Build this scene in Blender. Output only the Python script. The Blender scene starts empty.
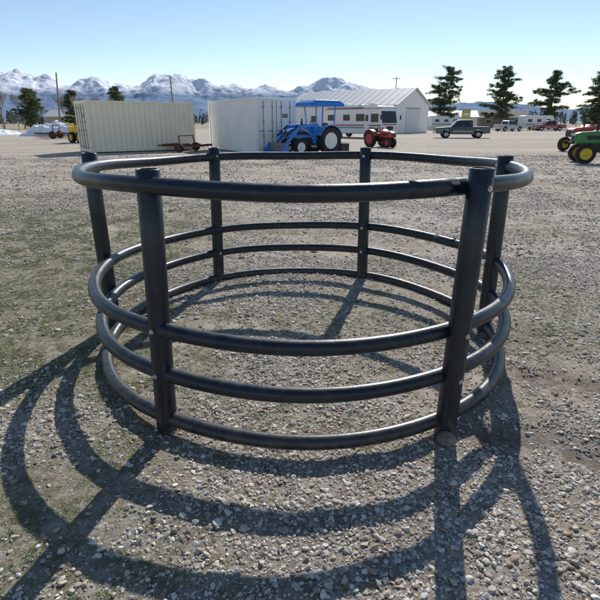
import bpy, math, random
import numpy as np
from mathutils import Matrix, Vector, Euler
random.seed(7); np.random.seed(7)
R=math.radians
scene=bpy.context.scene
# ------------------------------------------------------------------ noise helpers
_g=np.random.RandomState(3).rand(256,256)
def vnoise(x,y):
    x=np.asarray(x,float);y=np.asarray(y,float)
    xi=np.floor(x).astype(int);yi=np.floor(y).astype(int)
    fx=x-xi;fy=y-yi
    fx=fx*fx*(3-2*fx);fy=fy*fy*(3-2*fy)
    a=_g[xi%256,yi%256];b=_g[(xi+1)%256,yi%256];c=_g[xi%256,(yi+1)%256];d=_g[(xi+1)%256,(yi+1)%256]
    return (a*(1-fx)+b*fx)*(1-fy)+(c*(1-fx)+d*fx)*fy
def fbm(x,y,o=4):
    s=0;a=.5;t=0
    for i in range(o):
        s=s+a*vnoise(x*2**i+17*i,y*2**i+31*i);t+=a;a*=.5
    return s/t
# ------------------------------------------------------------------ materials
def newmat(name):
    m=bpy.data.materials.new(name);m.use_nodes=True
    nt=m.node_tree;b=nt.nodes['Principled BSDF'];return m,nt,b
def N(nt,t,**k):
    n=nt.nodes.new(t)
    for a,v in k.items(): setattr(n,a,v)
    return n
def M(name,col,rough=.6,metal=0.,var=.2,scale=6.,bump=0.,dirt=0.,dcol=(.25,.2,.15),coat=0.):
    m,nt,b=newmat(name)
    b.inputs['Metallic'].default_value=metal
    tc=N(nt,'ShaderNodeTexCoord')
    no=N(nt,'ShaderNodeTexNoise');no.inputs['Scale'].default_value=scale;no.inputs['Detail'].default_value=6
    nt.links.new(tc.outputs['Object'],no.inputs['Vector'])
    mr=N(nt,'ShaderNodeMapRange');mr.inputs[1].default_value=.3;mr.inputs[2].default_value=.7
    mr.inputs[3].default_value=1-var;mr.inputs[4].default_value=1+var*.5
    nt.links.new(no.outputs['Fac'],mr.inputs[0])
    mx=N(nt,'ShaderNodeVectorMath',operation='SCALE');mx.inputs[0].default_value=col
    nt.links.new(mr.outputs[0],mx.inputs['Scale'])
    out=mx.outputs[0]
    if dirt>0:
        n2=N(nt,'ShaderNodeTexNoise');n2.inputs['Scale'].default_value=scale*.45;n2.inputs['Detail'].default_value=8
        n2.inputs['Roughness'].default_value=.7
        nt.links.new(tc.outputs['Object'],n2.inputs['Vector'])
        m2=N(nt,'ShaderNodeMapRange');m2.inputs[1].default_value=.45;m2.inputs[2].default_value=.75;m2.inputs[3].default_value=0;m2.inputs[4].default_value=dirt
        nt.links.new(n2.outputs['Fac'],m2.inputs[0])
        mm=N(nt,'ShaderNodeMix',data_type='RGBA');mm.inputs[7].default_value=(*dcol,1)
        nt.links.new(m2.outputs[0],mm.inputs[0]);nt.links.new(out,mm.inputs[6]);out=mm.outputs[2]
    nt.links.new(out,b.inputs['Base Color'])
    m3=N(nt,'ShaderNodeMapRange');m3.inputs[3].default_value=max(rough-.1,.02);m3.inputs[4].default_value=min(rough+.12,1)
    nt.links.new(no.outputs['Fac'],m3.inputs[0]);nt.links.new(m3.outputs[0],b.inputs['Roughness'])
    if coat: b.inputs['Coat Weight'].default_value=coat
    if bump>0:
        bp=N(nt,'ShaderNodeBump');bp.inputs['Strength'].default_value=.6;bp.inputs['Distance'].default_value=bump
        nt.links.new(no.outputs['Fac'],bp.inputs['Height']);nt.links.new(bp.outputs[0],b.inputs['Normal'])
    return m
# ------------------------------------------------------------------ mesh builder
class MB:
    def __init__(s): s.v=[];s.f=[];s.m=[];s.s=[];s.mats=[]
    def add(s,vs,fs,mat,smooth=False):
        o=len(s.v)
        if mat not in s.mats: s.mats.append(mat)
        mi=s.mats.index(mat)
        s.v.extend([tuple(v) for v in vs])
        for f in fs: s.f.append([i+o for i in f]);s.m.append(mi);s.s.append(smooth)
    def box(s,c,size,mat,rot=(0,0,0),taper=1.0):
        e=Euler([R(a) for a in rot]).to_matrix();x,y,z=[a/2 for a in size];c=Vector(c)
        vs=[]
        for dz in(-1,1):
            t=taper if dz>0 else 1
            for dx,dy in((-1,-1),(1,-1),(1,1),(-1,1)): vs.append(c+e@Vector((dx*x*t,dy*y*t,dz*z)))
        s.add(vs,[(3,2,1,0),(4,5,6,7),(0,1,5,4),(1,2,6,5),(2,3,7,6),(3,0,4,7)],mat)
    def beam(s,p0,p1,w,h,mat):
        p0=Vector(p0);p1=Vector(p1);d=p1-p0;q=d.to_track_quat('X','Z').to_matrix();c=(p0+p1)/2;L=d.length/2
        vs=[c+q@Vector((a*L,b*w/2,e*h/2)) for e in(-1,1) for a,b in((-1,-1),(1,-1),(1,1),(-1,1))]
        s.add(vs,[(3,2,1,0),(4,5,6,7),(0,1,5,4),(1,2,6,5),(2,3,7,6),(3,0,4,7)],mat)
    def cyl(s,p0,p1,r0,mat,r1=None,n=16,smooth=True,cap=True):
        if r1 is None:r1=r0
        p0=Vector(p0);p1=Vector(p1);q=(p1-p0).to_track_quat('Z','Y').to_matrix();vs=[]
        for p,r in((p0,r0),(p1,r1)):
            for i in range(n):
                a=2*math.pi*i/n;vs.append(p+q@Vector((r*math.cos(a),r*math.sin(a),0)))
        s.add(vs,[(i,(i+1)%n,n+(i+1)%n,n+i) for i in range(n)],mat,smooth)
        if cap:
            s.add(vs[:n],[tuple(range(n))[::-1]],mat);s.add(vs[n:],[tuple(range(n))],mat)
    def tube(s,pts,r,mat,n=12,closed=False,smooth=True):
        P=[Vector(p) for p in pts];k=len(P);vs=[]
        rs=r if isinstance(r,(list,tuple)) else [r]*k
        up=Vector((0,0,1))
        for i in range(k):
            if closed: t=(P[(i+1)%k]-P[i-1])
            else: t=P[min(i+1,k-1)]-P[max(i-1,0)]
            t.normalize();a=t.cross(up)
            if a.length<.05:a=t.cross(Vector((0,1,0)))
            a.normalize();b=a.cross(t)
            for j in range(n):
                w=2*math.pi*j/n;vs.append(P[i]+(a*math.cos(w)+b*math.sin(w))*rs[i])
        fs=[]
        for i in range(k if closed else k-1):
            i2=(i+1)%k
            for j in range(n): fs.append((i*n+j,i*n+(j+1)%n,i2*n+(j+1)%n,i2*n+j))
        if not closed: fs+= [tuple(range(n)),tuple(range((k-1)*n,k*n))]
        s.add(vs,fs,mat,smooth)
    def prism(s,pts,y0,y1,mat,wf=None,axis='y'):
        n=len(pts);vs=[]
        for y in(y0,y1):
            for x,z in pts:
                k=wf(z) if wf else 1
                vs.append((x,y*k,z) if axis=='y' else (y,x,z))
        s.add(vs,[tuple(range(n)),tuple(range(2*n-1,n-1,-1))]+[(i,n+i,n+(i+1)%n,(i+1)%n) for i in range(n)],mat)
    def lathe(s,prof,c,mat,n=28,smooth=True):
        vs=[];k=len(prof)
        for i in range(n):
            a=2*math.pi*i/n
            for r,y in prof: vs.append((c[0]+r*math.cos(a),c[1]+y,c[2]+r*math.sin(a)))
        s.add(vs,[(i*k+j,i*k+j+1,((i+1)%n)*k+j+1,((i+1)%n)*k+j) for i in range(n) for j in range(k-1)],mat,smooth)
    def wheel(s,c,r,w,tyre,rim,lugs=0,rr=.58):
        q=r*rr
        s.lathe([(q,-w*.42),(r*.8,-w*.5),(r*.95,-w*.47),(r*.985,-w*.3),(r,0),(r*.985,w*.3),(r*.95,w*.47),(r*.8,w*.5),(q,w*.42)],c,tyre,32)
        for g in(-1,1):
            s.lathe([(q*1.02,g*w*.44),(q*.9,g*w*.40),(q*.82,g*w*.2),(q*.4,g*w*.12),(q*.36,g*w*.26),(.001,g*w*.28)],c,rim,24)
        for i in range(lugs):
            a=2*math.pi*i/lugs
            for g in(-1,1):
                aa=a+(math.pi/lugs if g>0 else 0)
                s.box((c[0]+r*math.cos(aa),c[1]+g*w*.24,c[2]+r*math.sin(aa)),(r*.09,w*.5,r*.07),tyre,rot=(0,-math.degrees(aa),g*0))
    def obj(s,name,bevel=0,recalc=True,coll=None):
        me=bpy.data.meshes.new(name);me.from_pydata(s.v,[],s.f);me.polygons.foreach_set('material_index',s.m);me.polygons.foreach_set('use_smooth',s.s)
        for m in s.mats: me.materials.append(m)
        me.update()
        if recalc:
            import bmesh
            b=bmesh.new();b.from_mesh(me);bmesh.ops.recalc_face_normals(b,faces=b.faces);b.to_mesh(me);b.free()
        o=bpy.data.objects.new(name,me);(coll or scene.collection).objects.link(o)
        if bevel:
            bv=o.modifiers.new('bevel','BEVEL');bv.width=bevel;bv.segments=2;bv.limit_method='ANGLE';bv.angle_limit=R(40)
        return o
class Thing:
    def __init__(s,name,loc=(0,0,0),rot=0,scale=1):
        s.root=bpy.data.objects.new(name,None);scene.collection.objects.link(s.root);s.root.empty_display_size=.3
        s.root.location=loc;s.root.rotation_euler=(0,0,R(rot));s.root.scale=(scale,)*3;s.parts=[]
    def part(s,name,bevel=0):
        mb=MB();s.parts.append((name,mb,bevel));return mb
    def done(s):
        for n,mb,bv in s.parts:
            if mb.v:
                o=mb.obj(n,bv);o.parent=s.root
        return s.root
# ------------------------------------------------------------------ common materials
tyre=M('tyre_rubber',(.022,.021,.02),.85,var=.3,scale=5,dirt=.5,dcol=(.14,.11,.08))
black=M('black_metal',(.02,.02,.022),.5,var=.3)
glass=M('dark_glass',(.02,.025,.03),.08,var=.1)
chrome=M('chrome',(.6,.6,.6),.25,metal=1)
steel=M('grey_steel',(.25,.25,.25),.5,metal=.6,dirt=.3)
rust=M('rusty_steel',(.16,.06,.03),.85,var=.4,scale=4,dirt=.5,dcol=(.08,.04,.03))
whitep=M('white_paint',(.85,.85,.84),.4,var=.05,scale=.8,dirt=.12,dcol=(.6,.56,.5))
lamp=M('headlight_lens',(.7,.7,.68),.15,var=.05)
redlens=M('red_lens',(.5,.02,.02),.2)
# ------------------------------------------------------------------ sun, sky, camera
EL,AZ=36.,15.
sd=Vector((math.sin(R(AZ))*math.cos(R(EL)),math.cos(R(AZ))*math.cos(R(EL)),math.sin(R(EL))))
L=bpy.data.lights.new('sun','SUN');L.energy=5.0;L.angle=R(.5);L.color=(1,.955,.89)
lo=bpy.data.objects.new('sun',L);scene.collection.objects.link(lo);lo.rotation_euler=sd.to_track_quat('Z','Y').to_euler();lo.location=(0,0,30)
w=bpy.data.worlds.new('World');scene.world=w;w.use_nodes=True;nt=w.node_tree
sk=N(nt,'ShaderNodeTexSky');sk.sky_type='NISHITA';sk.sun_disc=False;sk.sun_elevation=R(EL);sk.sun_rotation=R(AZ%360)
sk.altitude=900;sk.air_density=1.0;sk.dust_density=.1;sk.ozone_density=1.3
bg=nt.nodes['Background'];nt.links.new(sk.outputs[0],bg.inputs[0]);bg.inputs[1].default_value=.118
cam=bpy.data.cameras.new('camera');co=bpy.data.objects.new('camera',cam);scene.collection.objects.link(co)
co.location=(0,0,1.6);co.rotation_euler=(R(70),0,0);cam.sensor_width=36;cam.lens=29.4;cam.clip_end=40000;cam.clip_start=.05
scene.camera=co
scene.view_settings.view_transform='Standard';scene.view_settings.look='None';scene.view_settings.exposure=0
# ------------------------------------------------------------------ ground
def seg_d(x,y,a,b):
    ax,ay=a;bx,by=b;t=np.clip(((x-ax)*(bx-ax)+(y-ay)*(by-ay))/((bx-ax)**2+(by-ay)**2),0,1)
    return np.hypot(x-ax-t*(bx-ax),y-ay-t*(by-ay))
RUTS=[((1.0,2.25),(2.6,1.75),.12),((1.5,2.9),(3.2,2.3),.09)]
def H(x,y):
    d=np.hypot(x,y-3)
    fade=1/(1+(d/14)**2)
    h=(fbm(x*.9+5,y*.9+3)-.5)*.05+(fbm(x*4,y*4,3)-.5)*.022
    for a,b,wd in RUTS: h=h-.045*np.exp(-(seg_d(x,y,a,b)/wd)**2)*(.4+vnoise(x*7,y*7))
    return h*fade
def soilmask(x,y):
    s=np.zeros_like(x)
    for a,b,wd in RUTS: s=np.maximum(s,np.exp(-(seg_d(x,y,a,b)/(wd*1.5))**2))
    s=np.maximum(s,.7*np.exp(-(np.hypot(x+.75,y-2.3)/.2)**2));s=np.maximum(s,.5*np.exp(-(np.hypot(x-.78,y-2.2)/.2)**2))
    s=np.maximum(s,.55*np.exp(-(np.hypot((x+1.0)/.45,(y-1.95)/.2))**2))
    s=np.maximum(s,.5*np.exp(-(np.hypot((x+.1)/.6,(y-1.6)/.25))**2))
    return np.clip(s*(.2+1.3*fbm(x*8,y*8,3)),0,1)
def greenmask(x,y):
    g=1/(1+np.exp((x+.80+.10*(y-2.5))*2.8))*1/(1+np.exp((y-9)*.8))
    g=g*np.clip((fbm(x*1.3+9,y*1.3,4)-.18)*4.0,0,1)
    g2=np.clip((fbm(x*.8+40,y*.8+8,4)-.54)*6,0,1)*.4/(1+np.exp((y-9)*.7))
    return np.clip(np.maximum(g,g2),0,1)
n=520;k=9.2;a=14000/math.sinh(k)
u=np.linspace(-1,1,n);gx=a*np.sinh(k*u);gy=a*np.sinh(k*u)+3.5
X,Y=np.meshgrid(gx,gy);Z=H(X,Y)
def gridmesh(name,X,Y,Z):
    ny_,nx_=X.shape;me=bpy.data.meshes.new(name);I=np.arange(nx_*ny_).reshape(ny_,nx_)
    F=np.stack([I[:-1,:-1],I[:-1,1:],I[1:,1:],I[1:,:-1]],-1).reshape(-1,4)
    me.vertices.add(nx_*ny_);me.vertices.foreach_set('co',np.stack([X,Y,Z],-1).astype(np.float32).ravel())
    me.loops.add(F.size);me.loops.foreach_set('vertex_index',F.ravel().astype(np.int32))
    me.polygons.add(len(F));me.polygons.foreach_set('loop_start',np.arange(0,F.size,4).astype(np.int32));me.polygons.foreach_set('use_smooth',np.ones(len(F),bool))
    me.update();me.validate();return me
me=gridmesh('ground',X,Y,Z)
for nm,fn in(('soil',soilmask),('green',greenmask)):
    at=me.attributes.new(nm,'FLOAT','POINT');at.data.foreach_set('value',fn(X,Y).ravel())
ground=bpy.data.objects.new('ground',me);scene.collection.objects.link(ground)
m,nt,b=newmat('gravel_dirt');me.materials.append(m)
b.inputs['Roughness'].default_value=.95;b.inputs['Specular IOR Level'].default_value=.1
geo=N(nt,'ShaderNodeNewGeometry');P=geo.outputs['Position']
def noise(sc,det=6,ro=.6,vec=P,stretch=None):
    if stretch:
        mp=N(nt,'ShaderNodeMapping');mp.inputs['Scale'].default_value=stretch;mp.inputs['Rotation'].default_value=(0,0,.15);nt.links.new(vec,mp.inputs[0]);vec=mp.outputs[0]
    q=N(nt,'ShaderNodeTexNoise');q.inputs['Scale'].default_value=sc;q.inputs['Detail'].default_value=det;q.inputs['Roughness'].default_value=ro
    nt.links.new(vec,q.inputs['Vector']);return q.outputs['Fac']
def rng(v,a,b_,c=0,d=1):
    q=N(nt,'ShaderNodeMapRange');q.inputs[1].default_value=a;q.inputs[2].default_value=b_;q.inputs[3].default_value=c;q.inputs[4].default_value=d
    nt.links.new(v,q.inputs[0]);return q.outputs[0]
def mix(f,A,B):
    q=N(nt,'ShaderNodeMix',data_type='RGBA')
    for i,v in((0,f),(6,A),(7,B)):
        if isinstance(v,(tuple,float,int)): q.inputs[i].default_value=(*v,1) if isinstance(v,tuple) else v
        else: nt.links.new(v,q.inputs[i])
    return q.outputs[2]
def mul(a_,b_,op='MULTIPLY'):
    q=N(nt,'ShaderNodeMath',operation=op)
    for i,v in((0,a_),(1,b_)):
        if isinstance(v,(float,int)): q.inputs[i].default_value=v
        else: nt.links.new(v,q.inputs[i])
    return q.outputs[0]
vo=N(nt,'ShaderNodeTexVoronoi');vo.inputs['Scale'].default_value=62;nt.links.new(P,vo.inputs['Vector'])
vo2=N(nt,'ShaderNodeTexVoronoi');vo2.inputs['Scale'].default_value=11;nt.links.new(P,vo2.inputs['Vector'])
sep=N(nt,'ShaderNodeSeparateColor');nt.links.new(vo.outputs['Color'],sep.inputs[0])
sep2=N(nt,'ShaderNodeSeparateColor');nt.links.new(vo2.outputs['Color'],sep2.inputs[0])
dirt=mix(rng(noise(5,8,.7),.35,.65),(.34,.27,.195),(.56,.475,.375))
st=mix(sep.outputs[0],(.28,.25,.22),(.72,.665,.59))
c=mix(rng(mul(noise(2.2,6,.65),rng(sep.outputs[1],0,1,-.16,.16),'ADD'),.40,.52),dirt,st)
c=mix(rng(sep2.outputs[0],.72,.9,0,.5),c,(.70,.65,.575))
c=mix(rng(sep2.outputs[1],.78,.95,0,.55),c,(.18,.15,.12))
c=mix(rng(noise(.22,7,.68),.42,.62,0,.5),c,(.47,.385,.295))
c=mix(rng(noise(1.0,8,.75,stretch=(.05,.5,1)),.51,.62,0,.6),c,(.27,.215,.16))
c=mix(rng(noise(1.0,8,.75,stretch=(.03,.22,1)),.52,.66,0,.65),c,(.66,.60,.515))
c=mix(rng(noise(.9,8,.78),.57,.68,0,.65),c,(.21,.165,.12))
g=N(nt,'ShaderNodeAttribute');g.attribute_name='green'
c=mix(mul(g.outputs['Fac'],rng(noise(14,6,.7),.36,.56,.1,.8)),c,mix(noise(6,3),(.11,.14,.05),(.26,.24,.12)))
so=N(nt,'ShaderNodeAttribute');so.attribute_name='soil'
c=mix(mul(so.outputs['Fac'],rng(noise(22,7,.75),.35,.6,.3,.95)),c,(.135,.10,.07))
sx=N(nt,'ShaderNodeSeparateXYZ');nt.links.new(P,sx.inputs[0])
c=mix(rng(sx.outputs[1],95,140),c,mix(noise(.02,5),(.30,.26,.17),(.40,.35,.25)))
nt.links.new(c,b.inputs['Base Color'])
bp=N(nt,'ShaderNodeBump');bp.inputs['Distance'].default_value=.012;bp.inputs['Strength'].default_value=.9
hh=mul(mul(vo.outputs['Distance'],-.7),mul(noise(30,8,.75),1.4),'ADD')
nt.links.new(hh,bp.inputs['Height'])
bp2=N(nt,'ShaderNodeBump');bp2.inputs['Distance'].default_value=.06;bp2.inputs['Strength'].default_value=.6
nt.links.new(noise(6,9,.8),bp2.inputs['Height']);nt.links.new(bp.outputs[0],bp2.inputs['Normal'])
nt.links.new(bp2.outputs[0],b.inputs['Normal'])
# ------------------------------------------------------------------ gravel & grass instancing
def instancer(name,pts,rot,scl,idx,coll):
    me=bpy.data.meshes.new(name);me.vertices.add(len(pts));me.vertices.foreach_set('co',pts.astype(np.float32).ravel())
    for nm,d in(('irot',rot),('iscl',scl)):
        at=me.attributes.new(nm,'FLOAT_VECTOR','POINT');at.data.foreach_set('vector',d.astype(np.float32).ravel())
    at=me.attributes.new('iidx','INT','POINT');at.data.foreach_set('value',idx.astype(np.int32))
    me.update()
    o=bpy.data.objects.new(name,me);scene.collection.objects.link(o)
    ng=bpy.data.node_groups.new(name+'_nodes','GeometryNodeTree')
    ng.interface.new_socket('Geometry',in_out='INPUT',socket_type='NodeSocketGeometry')
    ng.interface.new_socket('Geometry',in_out='OUTPUT',socket_type='NodeSocketGeometry')
    gi=ng.nodes.new('NodeGroupInput');go=ng.nodes.new('NodeGroupOutput')
    ip=ng.nodes.new('GeometryNodeInstanceOnPoints');ci=ng.nodes.new('GeometryNodeCollectionInfo')
    ci.inputs['Collection'].default_value=coll;ci.inputs['Separate Children'].default_value=True;ci.inputs['Reset Children'].default_value=True
    ip.inputs['Pick Instance'].default_value=True
    def na(nm,dt):
        q=ng.nodes.new('GeometryNodeInputNamedAttribute');q.data_type=dt;q.inputs[0].default_value=nm;return q.outputs[0]
    er=ng.nodes.new('FunctionNodeEulerToRotation')
    l=ng.links.new
    l(gi.outputs[0],ip.inputs['Points']);l(ci.outputs[0],ip.inputs['Instance']);l(na('iidx','INT'),ip.inputs['Instance Index'])
    l(na('irot','FLOAT_VECTOR'),er.inputs[0]);l(er.outputs[0],ip.inputs['Rotation']);l(na('iscl','FLOAT_VECTOR'),ip.inputs['Scale'])
    l(ip.outputs[0],go.inputs[0])
    md=o.modifiers.new('scatter','NODES');md.node_group=ng
    return o
stm,nt,b=newmat('stone');b.inputs['Roughness'].default_value=.9;b.inputs['Specular IOR Level'].default_value=.15
oi=N(nt,'ShaderNodeObjectInfo');cr=N(nt,'ShaderNodeValToRGB');nt.links.new(oi.outputs['Random'],cr.inputs[0])
cr.color_ramp.interpolation='CONSTANT'
cols=[(.51,.455,.385),(.35,.315,.265),(.62,.575,.50),(.47,.39,.305),(.72,.675,.61),(.25,.23,.205),(.56,.475,.375),(.52,.50,.46),(.39,.30,.22),(.65,.585,.50)]
e=cr.color_ramp.elements
e[0].color=(*cols[0],1);e[1].position=.1;e[1].color=(*cols[1],1)
for i in range(2,10):
    q=e.new(i/10);q.color=(*cols[i],1)
tc=N(nt,'ShaderNodeTexCoord');no=N(nt,'ShaderNodeTexNoise');no.inputs['Scale'].default_value=2.5;no.inputs['Detail'].default_value=6;nt.links.new(tc.outputs['Object'],no.inputs['Vector'])
mr=N(nt,'ShaderNodeMapRange');mr.inputs[3].default_value=.6;mr.inputs[4].default_value=1.3;nt.links.new(no.outputs['Fac'],mr.inputs[0])
vm=N(nt,'ShaderNodeVectorMath',operation='SCALE');nt.links.new(cr.outputs[0],vm.inputs[0]);nt.links.new(mr.outputs[0],vm.inputs['Scale']);nt.links.new(vm.outputs[0],b.inputs['Base Color'])
sc=bpy.data.collections.new('gravel_stones')
import bmesh
for i in range(12):
    bm=bmesh.new();bmesh.ops.create_icosphere(bm,subdivisions=2,radius=1)
    ax=Vector((1,random.uniform(.6,.95),random.uniform(.42,.7)))
    planes=[(Vector((random.gauss(0,1),random.gauss(0,1),random.gauss(0,1))).normalized(),random.uniform(.5,.85)) for _ in range(9)]
    for v in bm.verts:
        for pn,pd in planes:
            d=v.co.dot(pn)
            if d>pd: v.co-=pn*(d-pd)*.92
        v.co*=random.uniform(.95,1.05);v.co=Vector((v.co.x*ax.x,v.co.y*ax.y,v.co.z*ax.z))
    me=bpy.data.meshes.new('stone');bm.to_mesh(me);bm.free();me.materials.append(stm)
    if i%3==0: me.polygons.foreach_set('use_smooth',[True]*len(me.polygons))
    sc.objects.link(bpy.data.objects.new('stone_%02d'%i,me))
rs=np.random.RandomState(11)
def zone(y0,y1,dens,rmed,sig,slope=.66,marg=1.2):
    xm=slope*y1+marg;cnt=int(dens*(y1-y0)*2*xm)
    x=rs.uniform(-xm,xm,cnt);y=rs.uniform(y0,y1,cnt)
    keep=np.abs(x)<slope*y+marg
    x=x[keep];y=y[keep]
    dm=np.clip((fbm(x*1.1+3,y*1.1+70,4)-.30)*3.6,.10,1)*(1-.7*greenmask(x,y))*(1-.45*soilmask(x,y))
    kk=rs.rand(len(x))<dm;x=x[kk];y=y[kk]
    r=np.clip(np.exp(rs.normal(math.log(rmed),sig,len(x))),rmed*.35,rmed*3.8)
    return x,y,r
zs=[zone(.9,3.2,9500,.0056,.58),zone(3.2,6,4200,.0074,.5),zone(6,12,800,.012,.45),zone(12,26,150,.02,.4),zone(.9,6,16,.019,.28)]
x=np.concatenate([q[0] for q in zs]);y=np.concatenate([q[1] for q in zs]);r=np.concatenate([q[2] for q in zs])
z=H(x,y)+r*.12
rot=np.stack([rs.uniform(-.5,.5,len(x)),rs.uniform(-.5,.5,len(x)),rs.uniform(0,6.28,len(x))],-1)
scl=np.stack([r,r*rs.uniform(.7,1.2,len(x)),r*rs.uniform(.6,1.2,len(x))],-1)
instancer('gravel',np.stack([x,y,z],-1),rot,scl,rs.randint(0,12,len(x)),sc)
print('STONES',len(x))
gm,nt,b=newmat('grass_blades');b.inputs['Roughness'].default_value=.7
oi=N(nt,'ShaderNodeObjectInfo');cr=N(nt,'ShaderNodeValToRGB');nt.links.new(oi.outputs['Random'],cr.inputs[0]);e=cr.color_ramp.elements
e[0].color=(.10,.155,.04,1);e[1].color=(.38,.33,.19,1);q=e.new(.5);q.color=(.15,.19,.065,1);q=e.new(.75);q.color=(.29,.26,.14,1)
nt.links.new(cr.outputs[0],b.inputs['Base Color'])
gc=bpy.data.collections.new('grass_tufts')
for i in range(6):
    mb=MB()
    for j in range(18):
        a=random.uniform(0,6.28);r0=random.uniform(0,1.4);bx,by=r0*math.cos(a),r0*math.sin(a)
        b2=random.uniform(0,6.28);ln=random.uniform(.3,1.1);le=random.uniform(.4,1.6);wd=.08
        d=Vector((math.cos(b2),math.sin(b2),0));s_=Vector((-d.y,d.x,0))*wd
        p0=Vector((bx,by,-.1));p1=p0+d*le*.35+Vector((0,0,ln*.6));p2=p0+d*le+Vector((0,0,ln*.85))
        mb.add([p0-s_,p0+s_,p1+s_*.8,p1-s_*.8,p2],[(0,1,2,3),(3,2,4)],gm)
    o=mb.obj('tuft_%d'%i,recalc=False,coll=gc)
cnt=560000;x=rs.uniform(-8,8,cnt);y=rs.uniform(.9,13,cnt)
kk=(rs.rand(cnt)<greenmask(x,y)*np.clip((fbm(x*5,y*5,3)-.28)*3,0,1)*(1-soilmask(x,y)))&(np.abs(x)<.66*y+1.2);x=x[kk];y=y[kk]
r=rs.uniform(.007,.018,len(x))
instancer('grass',np.stack([x,y,H(x,y)],-1),np.stack([0*x,0*x,rs.uniform(0,6.28,len(x))],-1),np.stack([r,r,r*rs.uniform(.6,1.1,len(x))],-1),rs.randint(0,6,len(x)),gc)
print('TUFTS',len(x))
# ------------------------------------------------------------------ hay feeder
hd,nt,b=newmat('black_poly_pipe')
b.inputs['Specular IOR Level'].default_value=.5
tc=N(nt,'ShaderNodeTexCoord')
def nz(sc_,det=6,ro=.6,st_=None):
    q=N(nt,'ShaderNodeTexNoise');q.inputs['Scale'].default_value=sc_;q.inputs['Detail'].default_value=det;q.inputs['Roughness'].default_value=ro
    if st_:
        mp=N(nt,'ShaderNodeMapping');mp.inputs['Scale'].default_value=st_;nt.links.new(tc.outputs['Object'],mp.inputs[0]);nt.links.new(mp.outputs[0],q.inputs['Vector'])
    else: nt.links.new(tc.outputs['Object'],q.inputs['Vector'])
    return q.outputs['Fac']
c=mix(rng(nz(7,8,.7),.47,.75,0,.5),(.005,.011,.020),(.032,.045,.060))
c=mix(rng(nz(60,4,.7),.62,.76,0,.45),c,(.13,.14,.145))
c=mix(rng(nz(25,5,.6,(1,1,.12)),.58,.70,0,.3),c,(.09,.105,.12))
geo=N(nt,'ShaderNodeNewGeometry');sx=N(nt,'ShaderNodeSeparateXYZ');nt.links.new(geo.outputs['Normal'],sx.inputs[0])
c=mix(mul(rng(sx.outputs[2],.3,1,0,.3),rng(nz(14,6,.7),.35,.6)),c,(.085,.09,.09))
sp=N(nt,'ShaderNodeSeparateXYZ');nt.links.new(geo.outputs['Position'],sp.inputs[0])
c=mix(mul(rng(sp.outputs[2],.18,.0,0,1),rng(nz(18,6,.7),.35,.65,0,.6)),c,(.17,.14,.105))
nt.links.new(c,b.inputs['Base Color']);nt.links.new(rng(nz(12,6,.7),.3,.7,.27,.46),b.inputs['Roughness'])
bp=N(nt,'ShaderNodeBump');bp.inputs['Distance'].default_value=.002;bp.inputs['Strength'].default_value=.5;nt.links.new(nz(40,5),bp.inputs['Height']);nt.links.new(bp.outputs[0],b.inputs['Normal'])
bolt=M('zinc_bolt',(.65,.65,.62),.35,metal=.8)
def feeder(name,cx,cy,zb=0,rx=1.49,ry=1.60,posts=None):
    T=Thing(name,(cx,cy,zb))
    hs=[(1.30,'top_rail'),(.58,'upper_rail'),(.325,'middle_rail'),(.05,'bottom_rail')]
    for h,nm in hs:
        mb=T.part(nm);ph=random.uniform(0,6)
        pts=[]
        for i in range(144):
            a=2*math.pi*i/144
            rr=1+.005*math.sin(2*a+ph)+.003*math.sin(5*a+ph*2)
            zz=h-.012*(.5-.5*math.cos(6*a))+.005*math.sin(a*2+ph)-.024*math.sin(a)
            pts.append((rx*rr*math.cos(a),ry*rr*math.sin(a),zz))
        mb.tube(pts,.040,hd,n=20,closed=True)
        ja=int(ph*20)%144
        q=[pts[(ja+j)%144] for j in range(5)];mb.tube(q,[.0403,.0412,.0412,.0412,.0403],hd,n=20)
    for i in range(6):
        if posts: px,py,lx,ly=posts[i];px-=cx;py-=cy;a=math.atan2(py/ry,px/rx)
        else:
            a=R(60*i);px,py=rx*math.cos(a),ry*math.sin(a);lx,ly=random.uniform(-.015,.015),random.uniform(-.015,.015)
        mb=T.part('post_%d'%(i+1));ro=.056;ri=.047
        top=1.378+random.uniform(-.008,.008)-.024*math.sin(a);n=32
        def ring(r_,z_):
            return [(px+lx*z_+r_*math.cos(2*math.pi*j/n),py+ly*z_+r_*math.sin(2*math.pi*j/n),z_) for j in range(n)]
        loops=[ring(ro,-.02),ring(ro,.4),ring(ro,.9),ring(ro,top-.003),ring(ro-.003,top),ring(ri+.002,top),ring(ri,top-.003),ring(ri,top-.12)]
        vs=[v for l_ in loops for v in l_];fs=[(q*n+j,q*n+(j+1)%n,(q+1)*n+(j+1)%n,(q+1)*n+j) for q in range(7) for j in range(n)]
        mb.add(vs,fs,hd,True);mb.add(loops[0],[tuple(range(n))],hd);mb.add(loops[-1],[tuple(range(n))],hd)
        bb=T.part('bolts_%d'%(i+1))
        for h,_ in hs:
            if h<.1: continue
            hz=h-.024*math.sin(a)
            for g in(-1,1):
                dx,dy=math.cos(a)*g,math.sin(a)*g;c0=Vector((px+lx*hz,py+ly*hz,hz))
                bb.cyl(c0+Vector((dx,dy,0))*.053,c0+Vector((dx,dy,0))*.059,.013,bolt,n=16)
                bb.cyl(c0+Vector((dx,dy,0))*.059,c0+Vector((dx,dy,0))*.066,.008,bolt,n=6,smooth=False)
    return T.done()
feeder('hay_feeder',0.02,3.70,posts=[(1.50,3.68,-.01,0),(.675,5.10,-.015,0),(-.87,5.02,.02,0),(-1.54,3.75,-.008,0),(-.738,2.32,.027,0),(.79,2.27,.017,-.01)])
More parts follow.
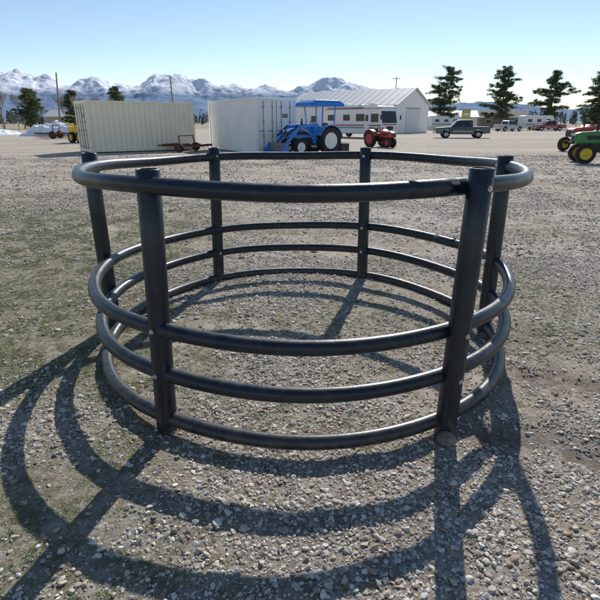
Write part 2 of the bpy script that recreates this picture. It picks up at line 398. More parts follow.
mb=MB();clod=M('mud_clod',(.26,.21,.155),.95,var=.4,scale=20,bump=.01)
bm=bmesh.new();bmesh.ops.create_icosphere(bm,subdivisions=3,radius=.05)
for v in bm.verts: v.co=Vector((v.co.x,v.co.y,v.co.z*.75))*(1+.25*(float(vnoise(v.co.x*50+9,v.co.y*50+v.co.z*30+9))-.5))
me=bpy.data.meshes.new('mud_clod');bm.to_mesh(me);bm.free();me.materials.append(clod)
o=bpy.data.objects.new('mud_clod',me);scene.collection.objects.link(o);o.location=(.775,2.185,.022)
# ------------------------------------------------------------------ shipping containers
def container(name,x,y,rot,col,hgt=2.65,length=6.06):
    T=Thing(name,(x,y,0),rot);W=2.44
    pm=M(name+'_paint',col,.5,var=.06,scale=1.2,dirt=.22,dcol=(.55,.45,.35))
    fr=T.part('frame',.01)
    for ix in(0,length):
        for iy in(0,W):
            sx_=.08 if ix==0 else -.08;sy_=.08 if iy==0 else -.08
            fr.box((ix+sx_,iy+sy_,hgt/2+.05),(.16,.16,hgt-.1),pm)
            for zc in(.08,hgt-.04): fr.box((ix+sx_,iy+sy_,zc),(.19,.175,.13),pm)
    for iy in(.05,W-.05):
        fr.box((length/2,iy,hgt-.06),(length-.3,.09,.12),pm);fr.box((length/2,iy,.13),(length-.3,.09,.16),pm)
    for ix in(.05,length-.05):
        fr.box((ix,W/2,hgt-.06),(.09,W-.3,.12),pm);fr.box((ix,W/2,.13),(.09,W-.3,.16),pm)
    wl=T.part('corrugated_walls')
    def corr(L_,place):
        k_=int(L_/.278);p=[];st_=L_/k_
        for i in range(k_):
            b0=i*st_
            p+= [(b0,0),(b0+st_*.25,0),(b0+st_*.5,.036),(b0+st_*.75,.036)]
        p.append((L_,0))
        vs=[place(s_,d_,z_) for z_ in(.2,hgt-.1) for s_,d_ in p];nn=len(p)
        wl.add(vs,[(i,i+1,nn+i+1,nn+i) for i in range(nn-1)],pm)
    corr(length-.3,lambda s_,d_,z_:(.15+s_,.035+d_,z_))
    corr(length-.3,lambda s_,d_,z_:(.15+s_,W-.035-d_,z_))
    corr(W-.3,lambda s_,d_,z_:(length-.035-d_,.15+s_,z_))
    rf=T.part('roof');rf.box((length/2,W/2,hgt-.03),(length-.2,W-.2,.03),pm)
    fl=T.part('floor');fl.box((length/2,W/2,.14),(length-.2,W-.2,.1),black)
    dr=T.part('doors',.006);gs=M(name+'_gasket',(.1,.1,.1),.7)
    for s_ in(0,1):
        y0=.16+s_*1.07;dr.box((.06,y0+.525,hgt/2+.05),(.05,1.04,hgt-.34),pm)
        for zz in(.6,1.1,1.6,2.1): dr.box((.03,y0+.525,zz),(.02,.8,.22),pm)
        for q in(.25,.78):
            dr.cyl((.0,y0+q,.2),(.0,y0+q,hgt-.15),.017,steel,n=8)
            for zz in(.3,.9,1.6,2.3): dr.box((.005,y0+q,zz),(.05,.09,.05),steel)
            dr.box((-.02,y0+q+.12,1.15),(.02,.28,.04),steel)
        for zz in(.35,.9,1.6,2.25): dr.box((.0,.10 if s_==0 else W-.10,zz),(.05,.10,.12),pm)
    dr.box((.035,W/2,hgt/2+.05),(.012,.03,hgt-.36),gs)
    dr.box((.031,.7,1.9),(.006,.34,.22),M(name+'_plate',(.25,.25,.25),.6))
    return T.done()
container('cream_shipping_container',-11.2,27.4,math.degrees(math.atan2(3.5,4.92)),(.92,.84,.66))
a=33.
container('white_shipping_container',-2.23+2.44*math.cos(R(a)),26.5+2.44*math.sin(R(a)),a+90,(.92,.91,.88),hgt=2.75)
# ------------------------------------------------------------------ tractors
def tractor(name,x,y,rot,body,rim,sc_=1,canopy=False,loader=False,blade=False,narrow=False):
    T=Thing(name,(x,y,0),rot,sc_)
    wh=T.part('wheels');rr,fr=.68,.40
    for g in(-1,1):
        wh.wheel((0,g*.72,rr),rr,.36,tyre,rim,lugs=18)
        wh.wheel((1.75,g*(.28 if narrow else .62),fr),fr,.22,tyre,rim,lugs=0)
    ch=T.part('chassis',.01)
    ch.box((.85,0,.62),(1.9,.34,.34),black);ch.cyl((0,-.6,rr),(0,.6,rr),.13,black);ch.box((1.75,0,.48),(.16,1.1 if not narrow else .5,.12),black);ch.box((.1,0,.75),(.6,.5,.4),black)
    hd_=T.part('hood',.05);hd_.prism([(.62,.82),(2.12,.80),(2.2,.95),(2.16,1.2),(1.95,1.27),(.62,1.36)],-.27,.27,body,wf=lambda z:1-.18*max(0,(z-1.0)/.36))
    gr=T.part('grille',.005);gr.box((2.185,0,.99),(.06,.40,.34),black)
    for i in range(5): gr.box((2.222,-.16+i*.08,.99),(.012,.02,.3),steel)
    for g in(-1,1):
        gr.cyl((2.17,g*.2,1.17),(2.235,g*.2,1.165),.055,lamp,n=14)
        gr.box((1.35,g*.275,1.05),(.7,.012,.16),black)
    fe=T.part('fenders',.01)
    for g in(-1,1):
        pts=[(math.cos(R(t))*(rr+.09),rr+math.sin(R(t))*(rr+.09)) for t in range(20,171,15)]
        inner=[(math.cos(R(t))*(rr+.05),rr+math.sin(R(t))*(rr+.05)) for t in range(170,19,-15)]
        fe.prism(pts+inner,g*.50,g*.92,body)
        fe.prism([(.5,.85)]+[p for p in inner[::-1]][1:]+[(-.6,.9)],g*.50,g*.53,body)
    st=T.part('seat',.03);st.box((0,0,1.08),(.45,.46,.12),black);st.box((-.22,0,1.33),(.1,.44,.44),black,rot=(0,-10,0));st.box((-.02,0,.95),(.3,.3,.2),black)
    sw=T.part('steering_wheel');sw.cyl((.75,0,1.2),(.52,0,1.48),.022,black);
    q=Euler((0,R(-38),0)).to_matrix();pts=[Vector((.52,0,1.48))+q@Vector((.19*math.cos(t),.19*math.sin(t),0)) for t in [2*math.pi*i/20 for i in range(20)]]
    sw.tube(pts,.014,black,n=8,closed=True)
    for i in(0,7,13): sw.cyl((.52,0,1.48),pts[i],.008,black,n=6)
    ex=T.part('exhaust_stack');ex.cyl((1.35,.16,1.25),(1.35,.16,1.75),.035,black);ex.cyl((1.35,.16,1.38),(1.35,.16,1.62),.055,black)
    if canopy:
        cp=T.part('canopy',.03)
        for g in(-1,1):
            cp.beam((-.45,g*.5,.9),(-.5,g*.52,2.35),.07,.07,body);cp.beam((.62,g*.36,1.0),(.7,g*.50,2.35),.06,.06,body)
        cp.prism([(-.95,2.32),(1.15,2.32),(1.1,2.5),(.85,2.62),(-.65,2.62),(-.9,2.5)],-.78,.78,body,wf=lambda z:1-.12*max(0,(z-2.34)/.18))
    if loader:
        la=T.part('loader_arms',.01)
        for g in(-1,1):
            y_=g*.46
            la.beam((.75,y_,.55),(.62,y_,1.5),.1,.22,body);la.beam((.62,y_,1.45),(1.75,y_,1.35),.08,.16,body)
            la.beam((1.7,y_,1.39),(2.62,y_,.42),.08,.16,body);la.cyl((.85,y_,.95),(1.6,y_,1.28),.035,chrome);la.cyl((.85,y_,.95),(1.2,y_,1.1),.05,body)
            la.beam((1.95,y_,1.2),(2.5,y_,.85),.05,.06,body);la.cyl((1.8,y_,1.42),(2.45,y_,.92),.035,black)
        la.cyl((2.1,-.46,.95),(2.1,.46,.95),.05,body)
        bk=T.part('bucket',.01)
        o_=[(2.58,.62),(2.62,.2),(2.75,.06),(3.2,.02),(3.2,.045),(2.8,.1),(2.68,.24),(2.66,.6)]
        bk.prism(o_,-.82,.82,steel);
        for g in(-1,1): bk.prism([(2.58,.62),(2.62,.2),(2.75,.06),(3.2,.02),(2.72,.62)],g*.80,g*.83,body)
    if blade:
        bd=T.part('box_blade',.01);bd.box((-1.25,0,.3),(.06,1.6,.5),black)
        for g in(-1,1): bd.box((-1.0,g*.8,.28),(.55,.04,.5),black);bd.beam((-.2,g*.3,.5),(-1.2,g*.3,.35),.05,.07,black)
        bd.beam((-.3,0,1.0),(-1.2,0,.65),.05,.05,black)
    return T.done()
bluep=M('blue_tractor_paint',(.03,.24,.72),.4,var=.15,dirt=.2,coat=.2)
redp=M('red_tractor_paint',(.5,.04,.03),.45,var=.2,dirt=.25)
greenp=M('green_tractor_paint',(.04,.24,.06),.4,var=.2,dirt=.15)
yelp=M('yellow_paint',(.75,.52,.04),.45,var=.15,dirt=.2)
tractor('blue_tractor',1.1,27.2,215,bluep,whitep,1.0,canopy=True,loader=True,blade=True)
tractor('red_tractor',5.15,34.5,-60,redp,redp,.78,narrow=True)
tractor('green_tractor',13.2,20.6,165,greenp,yelp,.95)
tractor('red_tractor',17.0,29.5,200,redp,yelp,1.0)
# ------------------------------------------------------------------ yellow loader + rusty implements + snow
def skid(name,x,y,rot):
    T=Thing(name,(x,y,0),rot);b_=T.part('body',.03);wh=T.part('wheels');
    for xx in(-.5,.6):
        for g in(-1,1): wh.wheel((xx,g*.72,.4),.4,.28,tyre,yelp,lugs=14)
    b_.prism([(-1.2,.35),(1.0,.3),(1.1,.7),(.5,.95),(-.1,1.2),(-1.25,1.25)],-.55,.55,yelp)
    c_=T.part('cab',.02)
    for xx in(-.35,.75):
        for g in(-1,1): c_.beam((xx,g*.5,.9),(xx*.8,g*.45,2.0),.07,.07,black)
    c_.box((.12,0,2.02),(1.2,1.05,.07),yelp);c_.box((-.3,0,1.5),(.02,.8,.7),glass)
    a_=T.part('arms',.01)
    for g in(-1,1): a_.beam((-1.1,g*.68,1.45),(1.2,g*.68,1.15),.1,.16,yelp);a_.beam((1.15,g*.68,1.2),(1.55,g*.68,.35),.1,.16,yelp)
    k_=T.part('bucket',.01);k_.prism([(1.55,.7),(1.5,.2),(1.65,.05),(2.2,.02),(2.2,.06),(1.7,.12),(1.62,.65)],-.85,.85,steel)
    T.done()
skid('yellow_skid_steer',-17.6,42,-35)
def harrow(name,x,y,rot,sc_=1):
    T=Thing(name,(x,y,0),rot,sc_);f=T.part('frame',.005)
    for q in(-.9,-.3,.3,.9): f.beam((-1.6,q,.45),(1.6,q,.45),.08,.08,rust)
    for xx in(-1.5,-.5,.5,1.5): f.beam((xx,-1,.53),(xx,1,.53),.08,.08,rust)
    f.beam((1.6,-.5,.5),(2.7,0,.4),.08,.08,rust);f.beam((1.6,.5,.5),(2.7,0,.4),.08,.08,rust)
    f.beam((0,-1,.55),(.1,-1,1.15),.07,.07,rust);f.beam((0,1,.55),(.1,1,1.15),.07,.07,rust);f.beam((.1,-1,1.15),(.1,1,1.15),.07,.07,rust)
    t=T.part('tines')
    for i in range(14):
        for q in(-.9,-.3,.3,.9): t.tube([(-1.5+i*.23,q,.45),(-1.6+i*.23,q,.25),(-1.5+i*.23,q,.02)],.015,rust,n=5)
    w_=T.part('wheels')
    for g in(-1,1): w_.wheel((0,g*1.15,.33),.33,.2,tyre,rust)
    T.done()
harrow('rusty_cultivator',-6.35,29.0,160,.75);harrow('rusty_harrow',-24.5,52,10,1.1);harrow('rusty_harrow',-20.5,50,-30,1.0)
snow,nt,b=newmat('snow');b.inputs['Base Color'].default_value=(.85,.87,.9,1);b.inputs['Roughness'].default_value=.7
def snowpile(x,y,w_,d_,h_):
    uu=np.linspace(-1,1,60);A,B=np.meshgrid(uu,uu);rr_=np.hypot(A,B)+.35*(fbm(A*3+x,B*3+y)-.5)
    zz=np.clip(1-rr_**1.6,0,1)*h_*(.3+1.4*fbm(A*4+x,B*4+y,5))-.03
    me=gridmesh('snow_pile',x+A*w_,y+B*d_,zz);me.materials.append(snow)
    scene.collection.objects.link(bpy.data.objects.new('snow_pile',me))
snowpile(-29,62,5,2.5,1.4);snowpile(-42,70,5,3,.7);snowpile(-24,75,6,3,.8)
# ------------------------------------------------------------------ motorhome
def motorhome(x,y,rot):
    T=Thing('motorhome',(x,y,0),rot);b_=T.part('body',.05)
    prof=[(-8.6,.45),(-7.3,.45)]+[(-6.75+.6*math.cos(R(t)),.5+.58*math.sin(R(t))) for t in range(180,-1,-20)]+[(-6.0,.45),(-1.95,.45)]+[(-1.35+.58*math.cos(R(t)),.5+.56*math.sin(R(t))) for t in range(180,-1,-20)]+[(-.7,.45),(-.05,.45),(0,1.0),(-.08,1.5),(-.28,2.75),(-.5,3.05),(-.8,3.12),(-8.5,3.12),(-8.6,3.0)]
    b_.prism(prof,-1.22,1.22,whitep)
    g_=T.part('windshield',.02);g_.prism([(-.045,1.48),(-.26,2.6),(-.24,2.6),(-.0,1.48)],-1.1,1.1,glass)
    wnd=T.part('windows',.01);redst=M('stripe_red',(.45,.05,.05),.4);greyst=M('stripe_grey',(.3,.3,.32),.4)
    for s_ in(-1,1):
        wnd.box((-1.0,s_*1.225,1.95),(1.0,.02,.8),glass);wnd.box((-3.0,s_*1.225,2.0),(1.2,.02,.7),glass);wnd.box((-5.0,s_*1.225,2.0),(1.0,.02,.6),glass);wnd.box((-7.4,s_*1.225,2.0),(1.0,.02,.6),glass)
        wnd.box((-4.3,s_*1.224,1.25),(8.3,.018,.12),redst);wnd.box((-4.3,s_*1.224,1.02),(8.3,.018,.16),greyst);wnd.box((-4.3,s_*1.224,2.85),(8.2,.018,.07),redst)
        wnd.cyl((-.25,s_*1.22,2.2),(.1,s_*1.5,2.2),.025,black,n=8);wnd.box((.1,s_*1.5,2.0),(.1,.14,.42),black)
    d=T.part('door',.01);d.box((-2.05,-1.235,1.5),(.66,.02,1.75),whitep);d.box((-2.05,-1.25,1.95),(.4,.01,.6),glass)
    f=T.part('front_end',.01);f.box((.02,0,.98),(.05,1.0,.32),black);f.box((.03,0,.5),(.2,2.4,.22),greyst);f.box((.012,0,1.32),(.05,2.2,.08),redst)
    for s_ in(-1,1): f.cyl((.0,s_*.85,.98),(.06,s_*.85,.98),.12,lamp,n=16);f.box((.01,s_*1.08,.98),(.05,.1,.14),redlens)
    for s_ in(-.35,.35): f.beam((.03,s_*.2,1.5),(-.1,s_*2.0,2.0),.02,.02,black)
    w_=T.part('wheels')
    for xx in(-1.35,-6.75):
        for s_ in(-1,1): w_.wheel((xx,s_*1.03,.46),.46,.28,tyre,chrome)
    r_=T.part('roof_units',.04)
    for xx in(-2.3,-6.3): r_.box((xx,0,3.26),(1.0,.75,.28),whitep,taper=.85)
    r_.box((-4.3,.3,3.2),(.5,.5,.15),greyst);a_=T.part('awning');a_.cyl((-7.9,-1.28,2.95),(-2.6,-1.28,2.95),.06,greyst)
    T.done()
motorhome(9.1,52.7,-50)
# ------------------------------------------------------------------ pickup
def pickup(name,x,y,rot,col):
    T=Thing(name,(x,y,0),rot);pt=M(name+'_paint',col,.3,var=.08,dirt=.15,coat=.5);b_=T.part('body',.04)
    def arch(cx): return [(cx+.44*math.cos(R(t)),.42+.44*math.sin(R(t))) for t in range(180,-1,-20)]
    b_.prism([(-2.7,.5)]+[(-2.05,.42)]+arch(-1.6)+[(-1.1,.38),(1.1,.38)]+arch(1.6)+[(2.1,.42),(2.65,.45),(2.7,.85),(2.6,1.02),(1.1,1.12),(-2.7,1.12)],-.97,.97,pt,wf=lambda z:1-.06*max(0,(z-.9)/.2))
    c_=T.part('cab',.04);c_.prism([(1.15,1.1),(.55,1.72),(.3,1.78),(-.75,1.78),(-.95,1.7),(-1.0,1.1)],-.88,.88,pt,wf=lambda z:1-.16*max(0,(z-1.1)/.68))
    g_=T.part('glass',.005)
    for s_ in(-1,1):
        g_.add([(.98,s_*.885,1.14),(.52,s_*.775,1.66),(.0,s_*.775,1.66),(-.02,s_*.885,1.14)],[(0,1,2,3)],glass);g_.add([(-.08,s_*.885,1.14),(-.06,s_*.775,1.66),(-.7,s_*.775,1.66),(-.85,s_*.885,1.14)],[(0,1,2,3)],glass)
    g_.add([(1.14,-.8,1.15),(1.14,.8,1.15),(.60,.7,1.70),(.60,-.7,1.70)],[(0,1,2,3)],glass);g_.add([(-1.005,-.75,1.2),(-1.005,.75,1.2),(-.965,.68,1.64),(-.965,-.68,1.64)],[(0,1,2,3)],glass)
    f_=T.part('trim',.01);f_.box((2.72,0,.55),(.14,1.9,.18),chrome);f_.box((-2.75,0,.55),(.14,1.9,.18),chrome);f_.box((2.68,0,.85),(.06,1.2,.22),black);f_.box((-1.85,0,1.115),(1.6,1.6,.02),black)
    for s_ in(-1,1): f_.box((2.66,s_*.76,.85),(.08,.26,.2),lamp);f_.box((-2.68,s_*.86,.9),(.06,.14,.34),redlens);f_.box((.85,s_*1.05,1.2),(.1,.16,.16),black);f_.box((0,s_*.965,.66),(2.0,.02,.06),chrome)
    w_=T.part('wheels')
    for xx in(-1.6,1.6):
        for s_ in(-1,1): w_.wheel((xx,s_*.84,.38),.38,.25,tyre,chrome)
    T.done()
pickup('pickup_truck',16.8,54,172,(.06,.085,.085))
pickup('pickup_truck',37,92,20,(.5,.5,.5));pickup('pickup_truck',46,96,175,(.3,.05,.05))
# ------------------------------------------------------------------ buildings
def shed(name,x,y,rot,Lx,W,eave,ridge,wall,roofm,doors=(),wins=()):
    T=Thing(name,(x,y,0),rot);wl=T.part('walls')
    pts=[(0,0),(W,0),(W,eave),(W/2,ridge),(0,eave)]
    vs=[(px,yy,pz) for yy in(0,Lx) for px,pz in pts]
    wl.add(vs,[(0,1,2,3,4),(9,8,7,6,5),(0,4,9,5),(1,6,7,2)],wall)
    ribs=T.part('wall_ribs')
    for i in range(int(Lx/1.0)):
        ribs.box((-.015,.5+i*1.0,eave/2),(.03,.06,eave-.02),wall)
    for i in range(int(W/1.0)):
        xx=.5+i;zt=eave+(ridge-eave)*(1-abs(xx-W/2)/(W/2));ribs.box((xx,-.015,zt/2-.05),(.06,.03,zt-.1),wall)
    rf=T.part('roof');o=.4;sl=(ridge-eave)/(W/2)
    for g in(-1,1):
        x0=W/2;x1=W/2+g*(W/2+o);z1=eave-sl*o+.06
        vs=[(x0,-o,ridge+.06),(x1,-o,z1),(x1,Lx+o,z1),(x0,Lx+o,ridge+.06)];vs+=[(a_,b_,c_+.08) for a_,b_,c_ in vs]
        rf.add(vs,[(3,2,1,0),(4,5,6,7),(0,1,5,4),(1,2,6,5),(2,3,7,6),(3,0,4,7)],roofm)
        for i in range(int(Lx/1.2)):
            yy=i*1.2+.3;rf.beam((x0+g*.1,yy,ridge+.14-sl*.1),(x1,yy,z1+.09),.05,.05,roofm)
    dd=T.part('doors',.02);grey=M(name+'_trim',(.3,.3,.3),.6)
    for side,p,w_,h_,m_ in doors:
        if side=='g':
            dd.box((p,-.05,h_/2),(w_,.05,h_),m_);dd.box((p,-.06,h_+.06),(w_+.2,.08,.12),grey)
        else:
            dd.box((-.05,p,h_/2),(.05,w_,h_),m_);dd.box((-.06,p,h_+.06),(.08,w_+.2,.12),grey)
    ww=T.part('windows',.01)
    for side,p,z_,w_,h_ in wins:
        if side=='g':
            ww.box((p,-.04,z_),(w_+.16,.05,h_+.16),whitep);ww.box((p,-.075,z_),(w_,.03,h_),glass)
        else:
            ww.box((-.04,p,z_),(.05,w_+.16,h_+.16),whitep);ww.box((-.075,p,z_),(.03,w_,h_),glass)
    return T.done()
mroof=M('metal_roof',(.58,.59,.61),.65,var=.06,scale=.5,dirt=.15,dcol=(.42,.40,.38))
wwall=M('white_siding',(.88,.88,.87),.6,var=.04,scale=.6,dirt=.1,dcol=(.65,.62,.56))
greyd=M('grey_door',(.72,.72,.72),.5,var=.1)
brown=M('brown_siding',(.3,.22,.16),.7,var=.2);tan=M('tan_siding',(.55,.47,.36),.7,var=.1);redr=M('weathered_roof',(.25,.16,.13),.7,var=.15);darkr=M('dark_roof',(.16,.155,.15),.8,var=.2)
shed('white_metal_shed',13.8,75,50,21,10,3.9,6.2,wwall,mroof,doors=(('g',5,4.2,3.4,greyd),('w',9,3.6,3.2,greyd)),wins=(('w',4,2,1.2,.9),('w',15,2,1.2,.9)))
shed('long_white_building',40,118,80,18,7,2.6,3.9,wwall,mroof,doors=(('w',6,1,2.1,greyd),),wins=(('w',3,1.6,1.3,.9),('w',10,1.6,1.5,.9),('w',14,1.6,1.3,.9)))
shed('brown_house',60,138,75,12,8,2.6,4.4,brown,darkr,doors=(('w',6,1,2.1,whitep),),wins=(('w',2.5,1.6,1.3,1),('w',9.5,1.6,1.3,1)))
shed('white_house',38,138,82,9,7,2.6,4.2,wwall,redr,doors=(('w',4.5,1,2.1,brown),),wins=(('w',2,1.6,1.2,1),('w',7,1.6,1.2,1)))
shed('tan_farm_building',-62,170,85,22,9,3.2,5.2,tan,mroof,doors=(('w',5,3,3,brown),),wins=(('w',12,1.8,1.2,.9),))
shed('white_cottage',-46,160,70,10,7,2.8,4.8,wwall,darkr,doors=(('w',5,1,2.1,brown),),wins=(('w',2,1.6,1.2,.9),('w',8,1.6,1.2,.9)))
def travel_trailer(x,y,rot):
    T=Thing('travel_trailer',(x,y,0),rot);b_=T.part('body',.08);b_.prism([(-3.2,.6),(3.0,.6),(3.3,1.3),(3.1,2.5),(2.8,2.75),(-3.0,2.75),(-3.25,2.5)],-1.15,1.15,whitep)
    w_=T.part('windows',.01)
    for s_ in(-1,1):
        for xx in(-2,0,2): w_.box((xx,s_*1.155,1.8),(.9,.02,.55),glass)
        w_.box((0,s_*1.154,1.1),(6.1,.015,.18),M('trailer_stripe',(.25,.18,.12),.5))
    h=T.part('wheels')
    for xx in(-.4,.4):
        for s_ in(-1,1): h.wheel((xx,s_*1.0,.34),.34,.2,tyre,chrome)
    t=T.part('tongue');t.beam((3.1,.5,.5),(4.3,0,.5),.08,.1,black);t.beam((3.1,-.5,.5),(4.3,0,.5),.08,.1,black);t.cyl((4.2,0,.5),(4.2,0,.02),.03,steel)
    T.done()
travel_trailer(47,104,10);travel_trailer(31,112,5)
def sign(name,x,y,h,w_,hh_,col,rot=0):
    T=Thing(name,(x,y,0),rot);p=T.part('posts')
    for s_ in(-1,1): p.cyl((s_*w_*.38,0,0),(s_*w_*.38,0,h-hh_),.09,steel)
    b_=T.part('panel',.03);b_.box((0,0,h-hh_/2),(w_,.25,hh_),M(name+'_face',col,.5,var=.1));b_.box((0,-.14,h-hh_*.5),(w_*.7,.03,hh_*.22),whitep);b_.box((0,0,h+.06),(w_+.15,.3,.12),steel)
    T.done()
sign('roadside_sign',35.5,112,4.0,1.8,1.9,(.6,.46,.12))
T=Thing('wire_fence',(0,98,0));pp=T.part('posts');wr=T.part('wires');fp=M('fence_post_wood',(.28,.23,.18),.9,var=.3)
for i in range(66):
    xx=-95+i*3.0+random.uniform(-.1,.1)
    if -10<xx<30: continue
    pp.cyl((xx,0,-.2),(xx+random.uniform(-.05,.05),0,1.3),.06,fp,n=6)
for zz in(.4,.8,1.15):
    wr.beam((-95,0.07,zz),(-10,0.07,zz),.012,.012,steel);wr.beam((30,0.07,zz),(101,0.07,zz),.012,.012,steel)
T.done()
# ------------------------------------------------------------------ utility poles
woodp=M('weathered_pole',(.26,.2,.15),.9,var=.3)
def pole(x,y,h,lean=0,arms=True):
    T=Thing('utility_pole',(x,y,0));p=T.part('pole');p.cyl((0,0,-.2),(lean,0,h),.16,woodp,r1=.1,n=10)
    if arms:
        a_=T.part('crossarm');a_.box((lean,0,h-.6),(2.2,.1,.13),woodp)
        for q in(-.95,-.4,.4,.95): a_.cyl((lean+q,0,h-.53),(lean+q,0,h-.35),.05,steel,n=8)
    T.done()
pole(-42.5,92,9.5,.8,arms=False);pole(-24,100,9.6,-.2,arms=False);pole(27,150,13.5,0);pole(66,140,10)
# ------------------------------------------------------------------ trees
bark=M('pine_bark',(.2,.12,.08),.95,var=.4,scale=3);barkg=M('grey_bark',(.34,.28,.22),.95,var=.3,scale=3)
def leafmat(name,c0,c1,sc_=.9):
    m,nt,b=newmat(name);g_=N(nt,'ShaderNodeNewGeometry');q=N(nt,'ShaderNodeTexNoise');q.inputs['Scale'].default_value=sc_;q.inputs['Detail'].default_value=4
    nt.links.new(g_.outputs['Position'],q.inputs['Vector']);c=N(nt,'ShaderNodeValToRGB');nt.links.new(q.outputs['Fac'],c.inputs[0]);c.color_ramp.elements[0].position=.35;c.color_ramp.elements[1].position=.65
    c.color_ramp.elements[0].color=(*c0,1);c.color_ramp.elements[1].color=(*c1,1);nt.links.new(c.outputs[0],b.inputs['Base Color']);b.inputs['Roughness'].default_value=.8
    tr=N(nt,'ShaderNodeBsdfTranslucent');nt.links.new(c.outputs[0],tr.inputs[0]);ms=N(nt,'ShaderNodeMixShader');ms.inputs[0].default_value=.3
    nt.links.new(b.outputs[0],ms.inputs[1]);nt.links.new(tr.outputs[0],ms.inputs[2]);nt.links.new(ms.outputs[0],nt.nodes['Material Output'].inputs[0]);return m
needle=leafmat('pine_needles',(.06,.09,.04),(.12,.16,.07));needled=leafmat('dark_needles',(.07,.095,.095),(.12,.14,.125),.3)
def tris(name,C,S,mat):
    k_=len(C);rn_=np.random.RandomState(k_);A=rn_.normal(size=(k_,3));A/=np.linalg.norm(A,axis=1)[:,None];B=rn_.normal(size=(k_,3));B-=A*(A*B).sum(1)[:,None];B/=np.linalg.norm(B,axis=1)[:,None]
    S=S[:,None];V=np.stack([C-A*S,C+B*S*.6,C+A*S,C-B*S*.6],1).reshape(-1,3)
    me=bpy.data.meshes.new(name);me.vertices.add(len(V));me.vertices.foreach_set('co',V.astype(np.float32).ravel())
    me.loops.add(k_*4);me.loops.foreach_set('vertex_index',np.arange(k_*4,dtype=np.int32));me.polygons.add(k_);me.polygons.foreach_set('loop_start',np.arange(0,k_*4,4,dtype=np.int32))
    me.update();me.validate();me.materials.append(mat);o=bpy.data.objects.new(name,me);scene.collection.objects.link(o);return o
def pine(x,y,h,w_,seed,base=.16):
    rn=random.Random(seed);rq=np.random.RandomState(seed);T=Thing('pine_tree',(x,y,0));t=T.part('trunk');P_=[(rn.uniform(-.05,.05)*i,rn.uniform(-.05,.05)*i,h*i/7) for i in range(8)];P_[0]=(0,0,-.3)
    t.tube(P_,[.28*(h/12)*(1-.92*i/7) for i in range(8)],bark,n=9)
    l=T.part('limbs');C=[];S=[];nb=int(h*6.5)
    lob=[rn.uniform(0,6.28) for _ in range(3)]
    for i in range(nb):
        k_=base+(1-base)*(i/nb)**.95+rn.uniform(-.02,.02);z0=h*min(k_,.985);a_=rn.uniform(0,6.28)
        shape=min(1,.6+1.6*(k_-base))*(1-max(0,(k_-.45)/.62)**1.7)+.08
        ln=w_*.5*shape*rn.uniform(.5,1.2)*(1+.25*math.sin(a_*2+k_*9+lob[0]));dz=ln*rn.uniform(-.15,.35)
        p0=Vector((P_[int(k_*7)][0],P_[int(k_*7)][1],z0));d=Vector((math.cos(a_),math.sin(a_),0))
        p1=p0+d*ln*.5+Vector((0,0,dz*.2));p2=p0+d*ln+Vector((0,0,dz))
        l.tube([p0,p1,p2],[.07*(1-k_*.6),.045*(1-k_*.6),.015],bark,n=4)
        for c_ in range(max(3,int(ln*3.2))):
            tt=rn.uniform(.2,1.05);cc=p0+(p2-p0)*tt+Vector((rn.gauss(0,.22),rn.gauss(0,.22),rn.gauss(0,.12)));cr_=rn.uniform(.28,.55)
            q=rq.normal(size=(60,3))*np.array([.55,.55,.33])*cr_;C.append(np.array(cc)+q);S.append(rq.uniform(.06,.13,60))
    T.done();o=tris('needles',np.concatenate(C),np.concatenate(S),needle);o.parent=T.root
pine(31,113,12.4,6.8,1);pine(44.5,116,12.6,7.2,2);pine(56,117,12.0,7.0,3);pine(66.5,118,11.8,7.2,4,base=.1);pine(-41,118,8.8,4.6,5);pine(-58,112,8.2,4.8,6,base=.1);pine(-53,122,8.4,4.4,7,base=.1);pine(-66,130,9,5,8)
pine(78,124,11,6,9);pine(-92,120,9,5,10)
def bare(x,y,h,seed):
    rn=random.Random(seed);mb=MB()
    def br(p,d,ln,r_,lv):
        q=p+d*ln*.5+Vector((rn.gauss(0,.04),rn.gauss(0,.04),0))*ln;e_=q+(d+Vector((rn.gauss(0,.12),rn.gauss(0,.12),.1)))*ln*.5
        mb.tube([p,q,e_],[r_,r_*.8,r_*.6],barkg,n=5 if lv<2 else 3)
        if lv<5:
            for i in range(rn.choice((3,4)) if lv<4 else 3):
                a_=rn.uniform(0,6.28);v=Vector((math.cos(a_),math.sin(a_),rn.uniform(.5,1.3)));nd=(d*.9+v*.75).normalized()
                br(p+(e_-p)*rn.uniform(.5,1),nd,ln*rn.uniform(.6,.78),max(r_*.55,.022),lv+1)
    br(Vector((0,0,-.2)),Vector((0,0,1)),h*.36,.2,0)
    o=mb.obj('bare_tree',recalc=False);o.location=(x,y,0)
for i,(xx,yy,hh) in enumerate([(-66,116,9.5),(-62.5,118,8.5),(-69.5,120,9.5),(-74,122,8.5),(-49,125,7.5),(-56,126,8.5),(-47,112,7.5)]): bare(xx,yy,hh,i+20)
rq=np.random.RandomState(5);C=[];S=[]
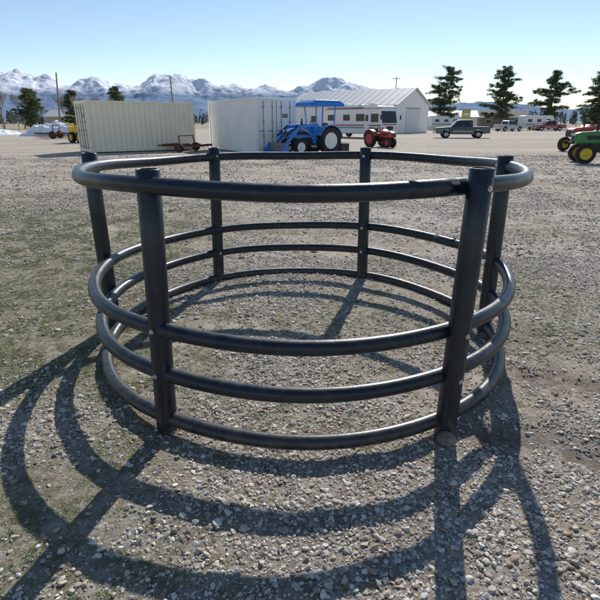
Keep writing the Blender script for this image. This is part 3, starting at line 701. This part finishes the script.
for i in range(1000):
    yy=rq.uniform(300,560);xx=rq.uniform(-.85,.85)*yy
    if rq.rand()<.25 and xx>0: continue
    hh=rq.uniform(5,11)*yy/430;ww=hh*rq.uniform(.22,.42);k_=rq.rand(110)**.8
    rad=ww*(1-k_*.95) if rq.rand()<.6 else ww*np.sqrt(np.maximum(0,1-(2*k_-1)**2))*1.1
    a_=rq.uniform(0,6.28,110);rad=rad*rq.uniform(.3,1.1,110);C.append(np.stack([xx+rad*np.cos(a_),yy+rad*np.sin(a_),hh*k_],-1));S.append(rq.uniform(.3,.8,110))
tris('distant_treeline',np.concatenate(C),np.concatenate(S),needled)
# ------------------------------------------------------------------ mountains
px=np.array([-500,-200,-60,0,25,45,62,85,100,130,160,180,205,240,265,290,315,340,365,400,440,500,560,650,900,1200]);
py=np.array([84,80,80,73,72,76,79,78,74,78,76,75,80,80,81,86,81,78,84,90,97,103,105,104,98,102])
nx,ny=1500,220
xs=np.linspace(-10500,10500,nx);ys=np.linspace(6200,10400,ny);X,Y=np.meshgrid(xs,ys)
t=(Y-6200)/(8900-6200);env=np.where(t<1,np.clip(t,0,1)**1.2,np.clip(1-(Y-8900)/1500,0,1))
pxx=300+521*X/8900
ridge=(122-np.interp(pxx,px,py))/555*8900
rg=1-np.abs(2*fbm(X/1100+50,Y/1500,6)-1)*1.5;rg2=fbm(X/150+20,Y/260+9,5)
Zm=ridge*env*(.70+.34*rg+.16*(rg2-.5)*np.clip(env*1.5,0,1))-15
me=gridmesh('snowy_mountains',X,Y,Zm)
m,nt,b=newmat('mountain_haze_tinted_rock_snow');me.materials.append(m);b.inputs['Roughness'].default_value=1;b.inputs['Specular IOR Level'].default_value=0
geo=N(nt,'ShaderNodeNewGeometry');P=geo.outputs['Position'];sx=N(nt,'ShaderNodeSeparateXYZ');nt.links.new(P,sx.inputs[0])
hh=mul(sx.outputs[2],mul(noise(.012,10,.9,stretch=(1,.5,1)),1300,),'ADD')
c=mix(noise(.006,7,.8),(.16,.235,.35),(.29,.38,.51))  # slope colour paled and blued to paint in distance haze
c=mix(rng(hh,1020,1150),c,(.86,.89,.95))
nt.links.new(c,b.inputs['Base Color'])
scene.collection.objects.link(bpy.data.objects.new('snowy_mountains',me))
print('DONE')
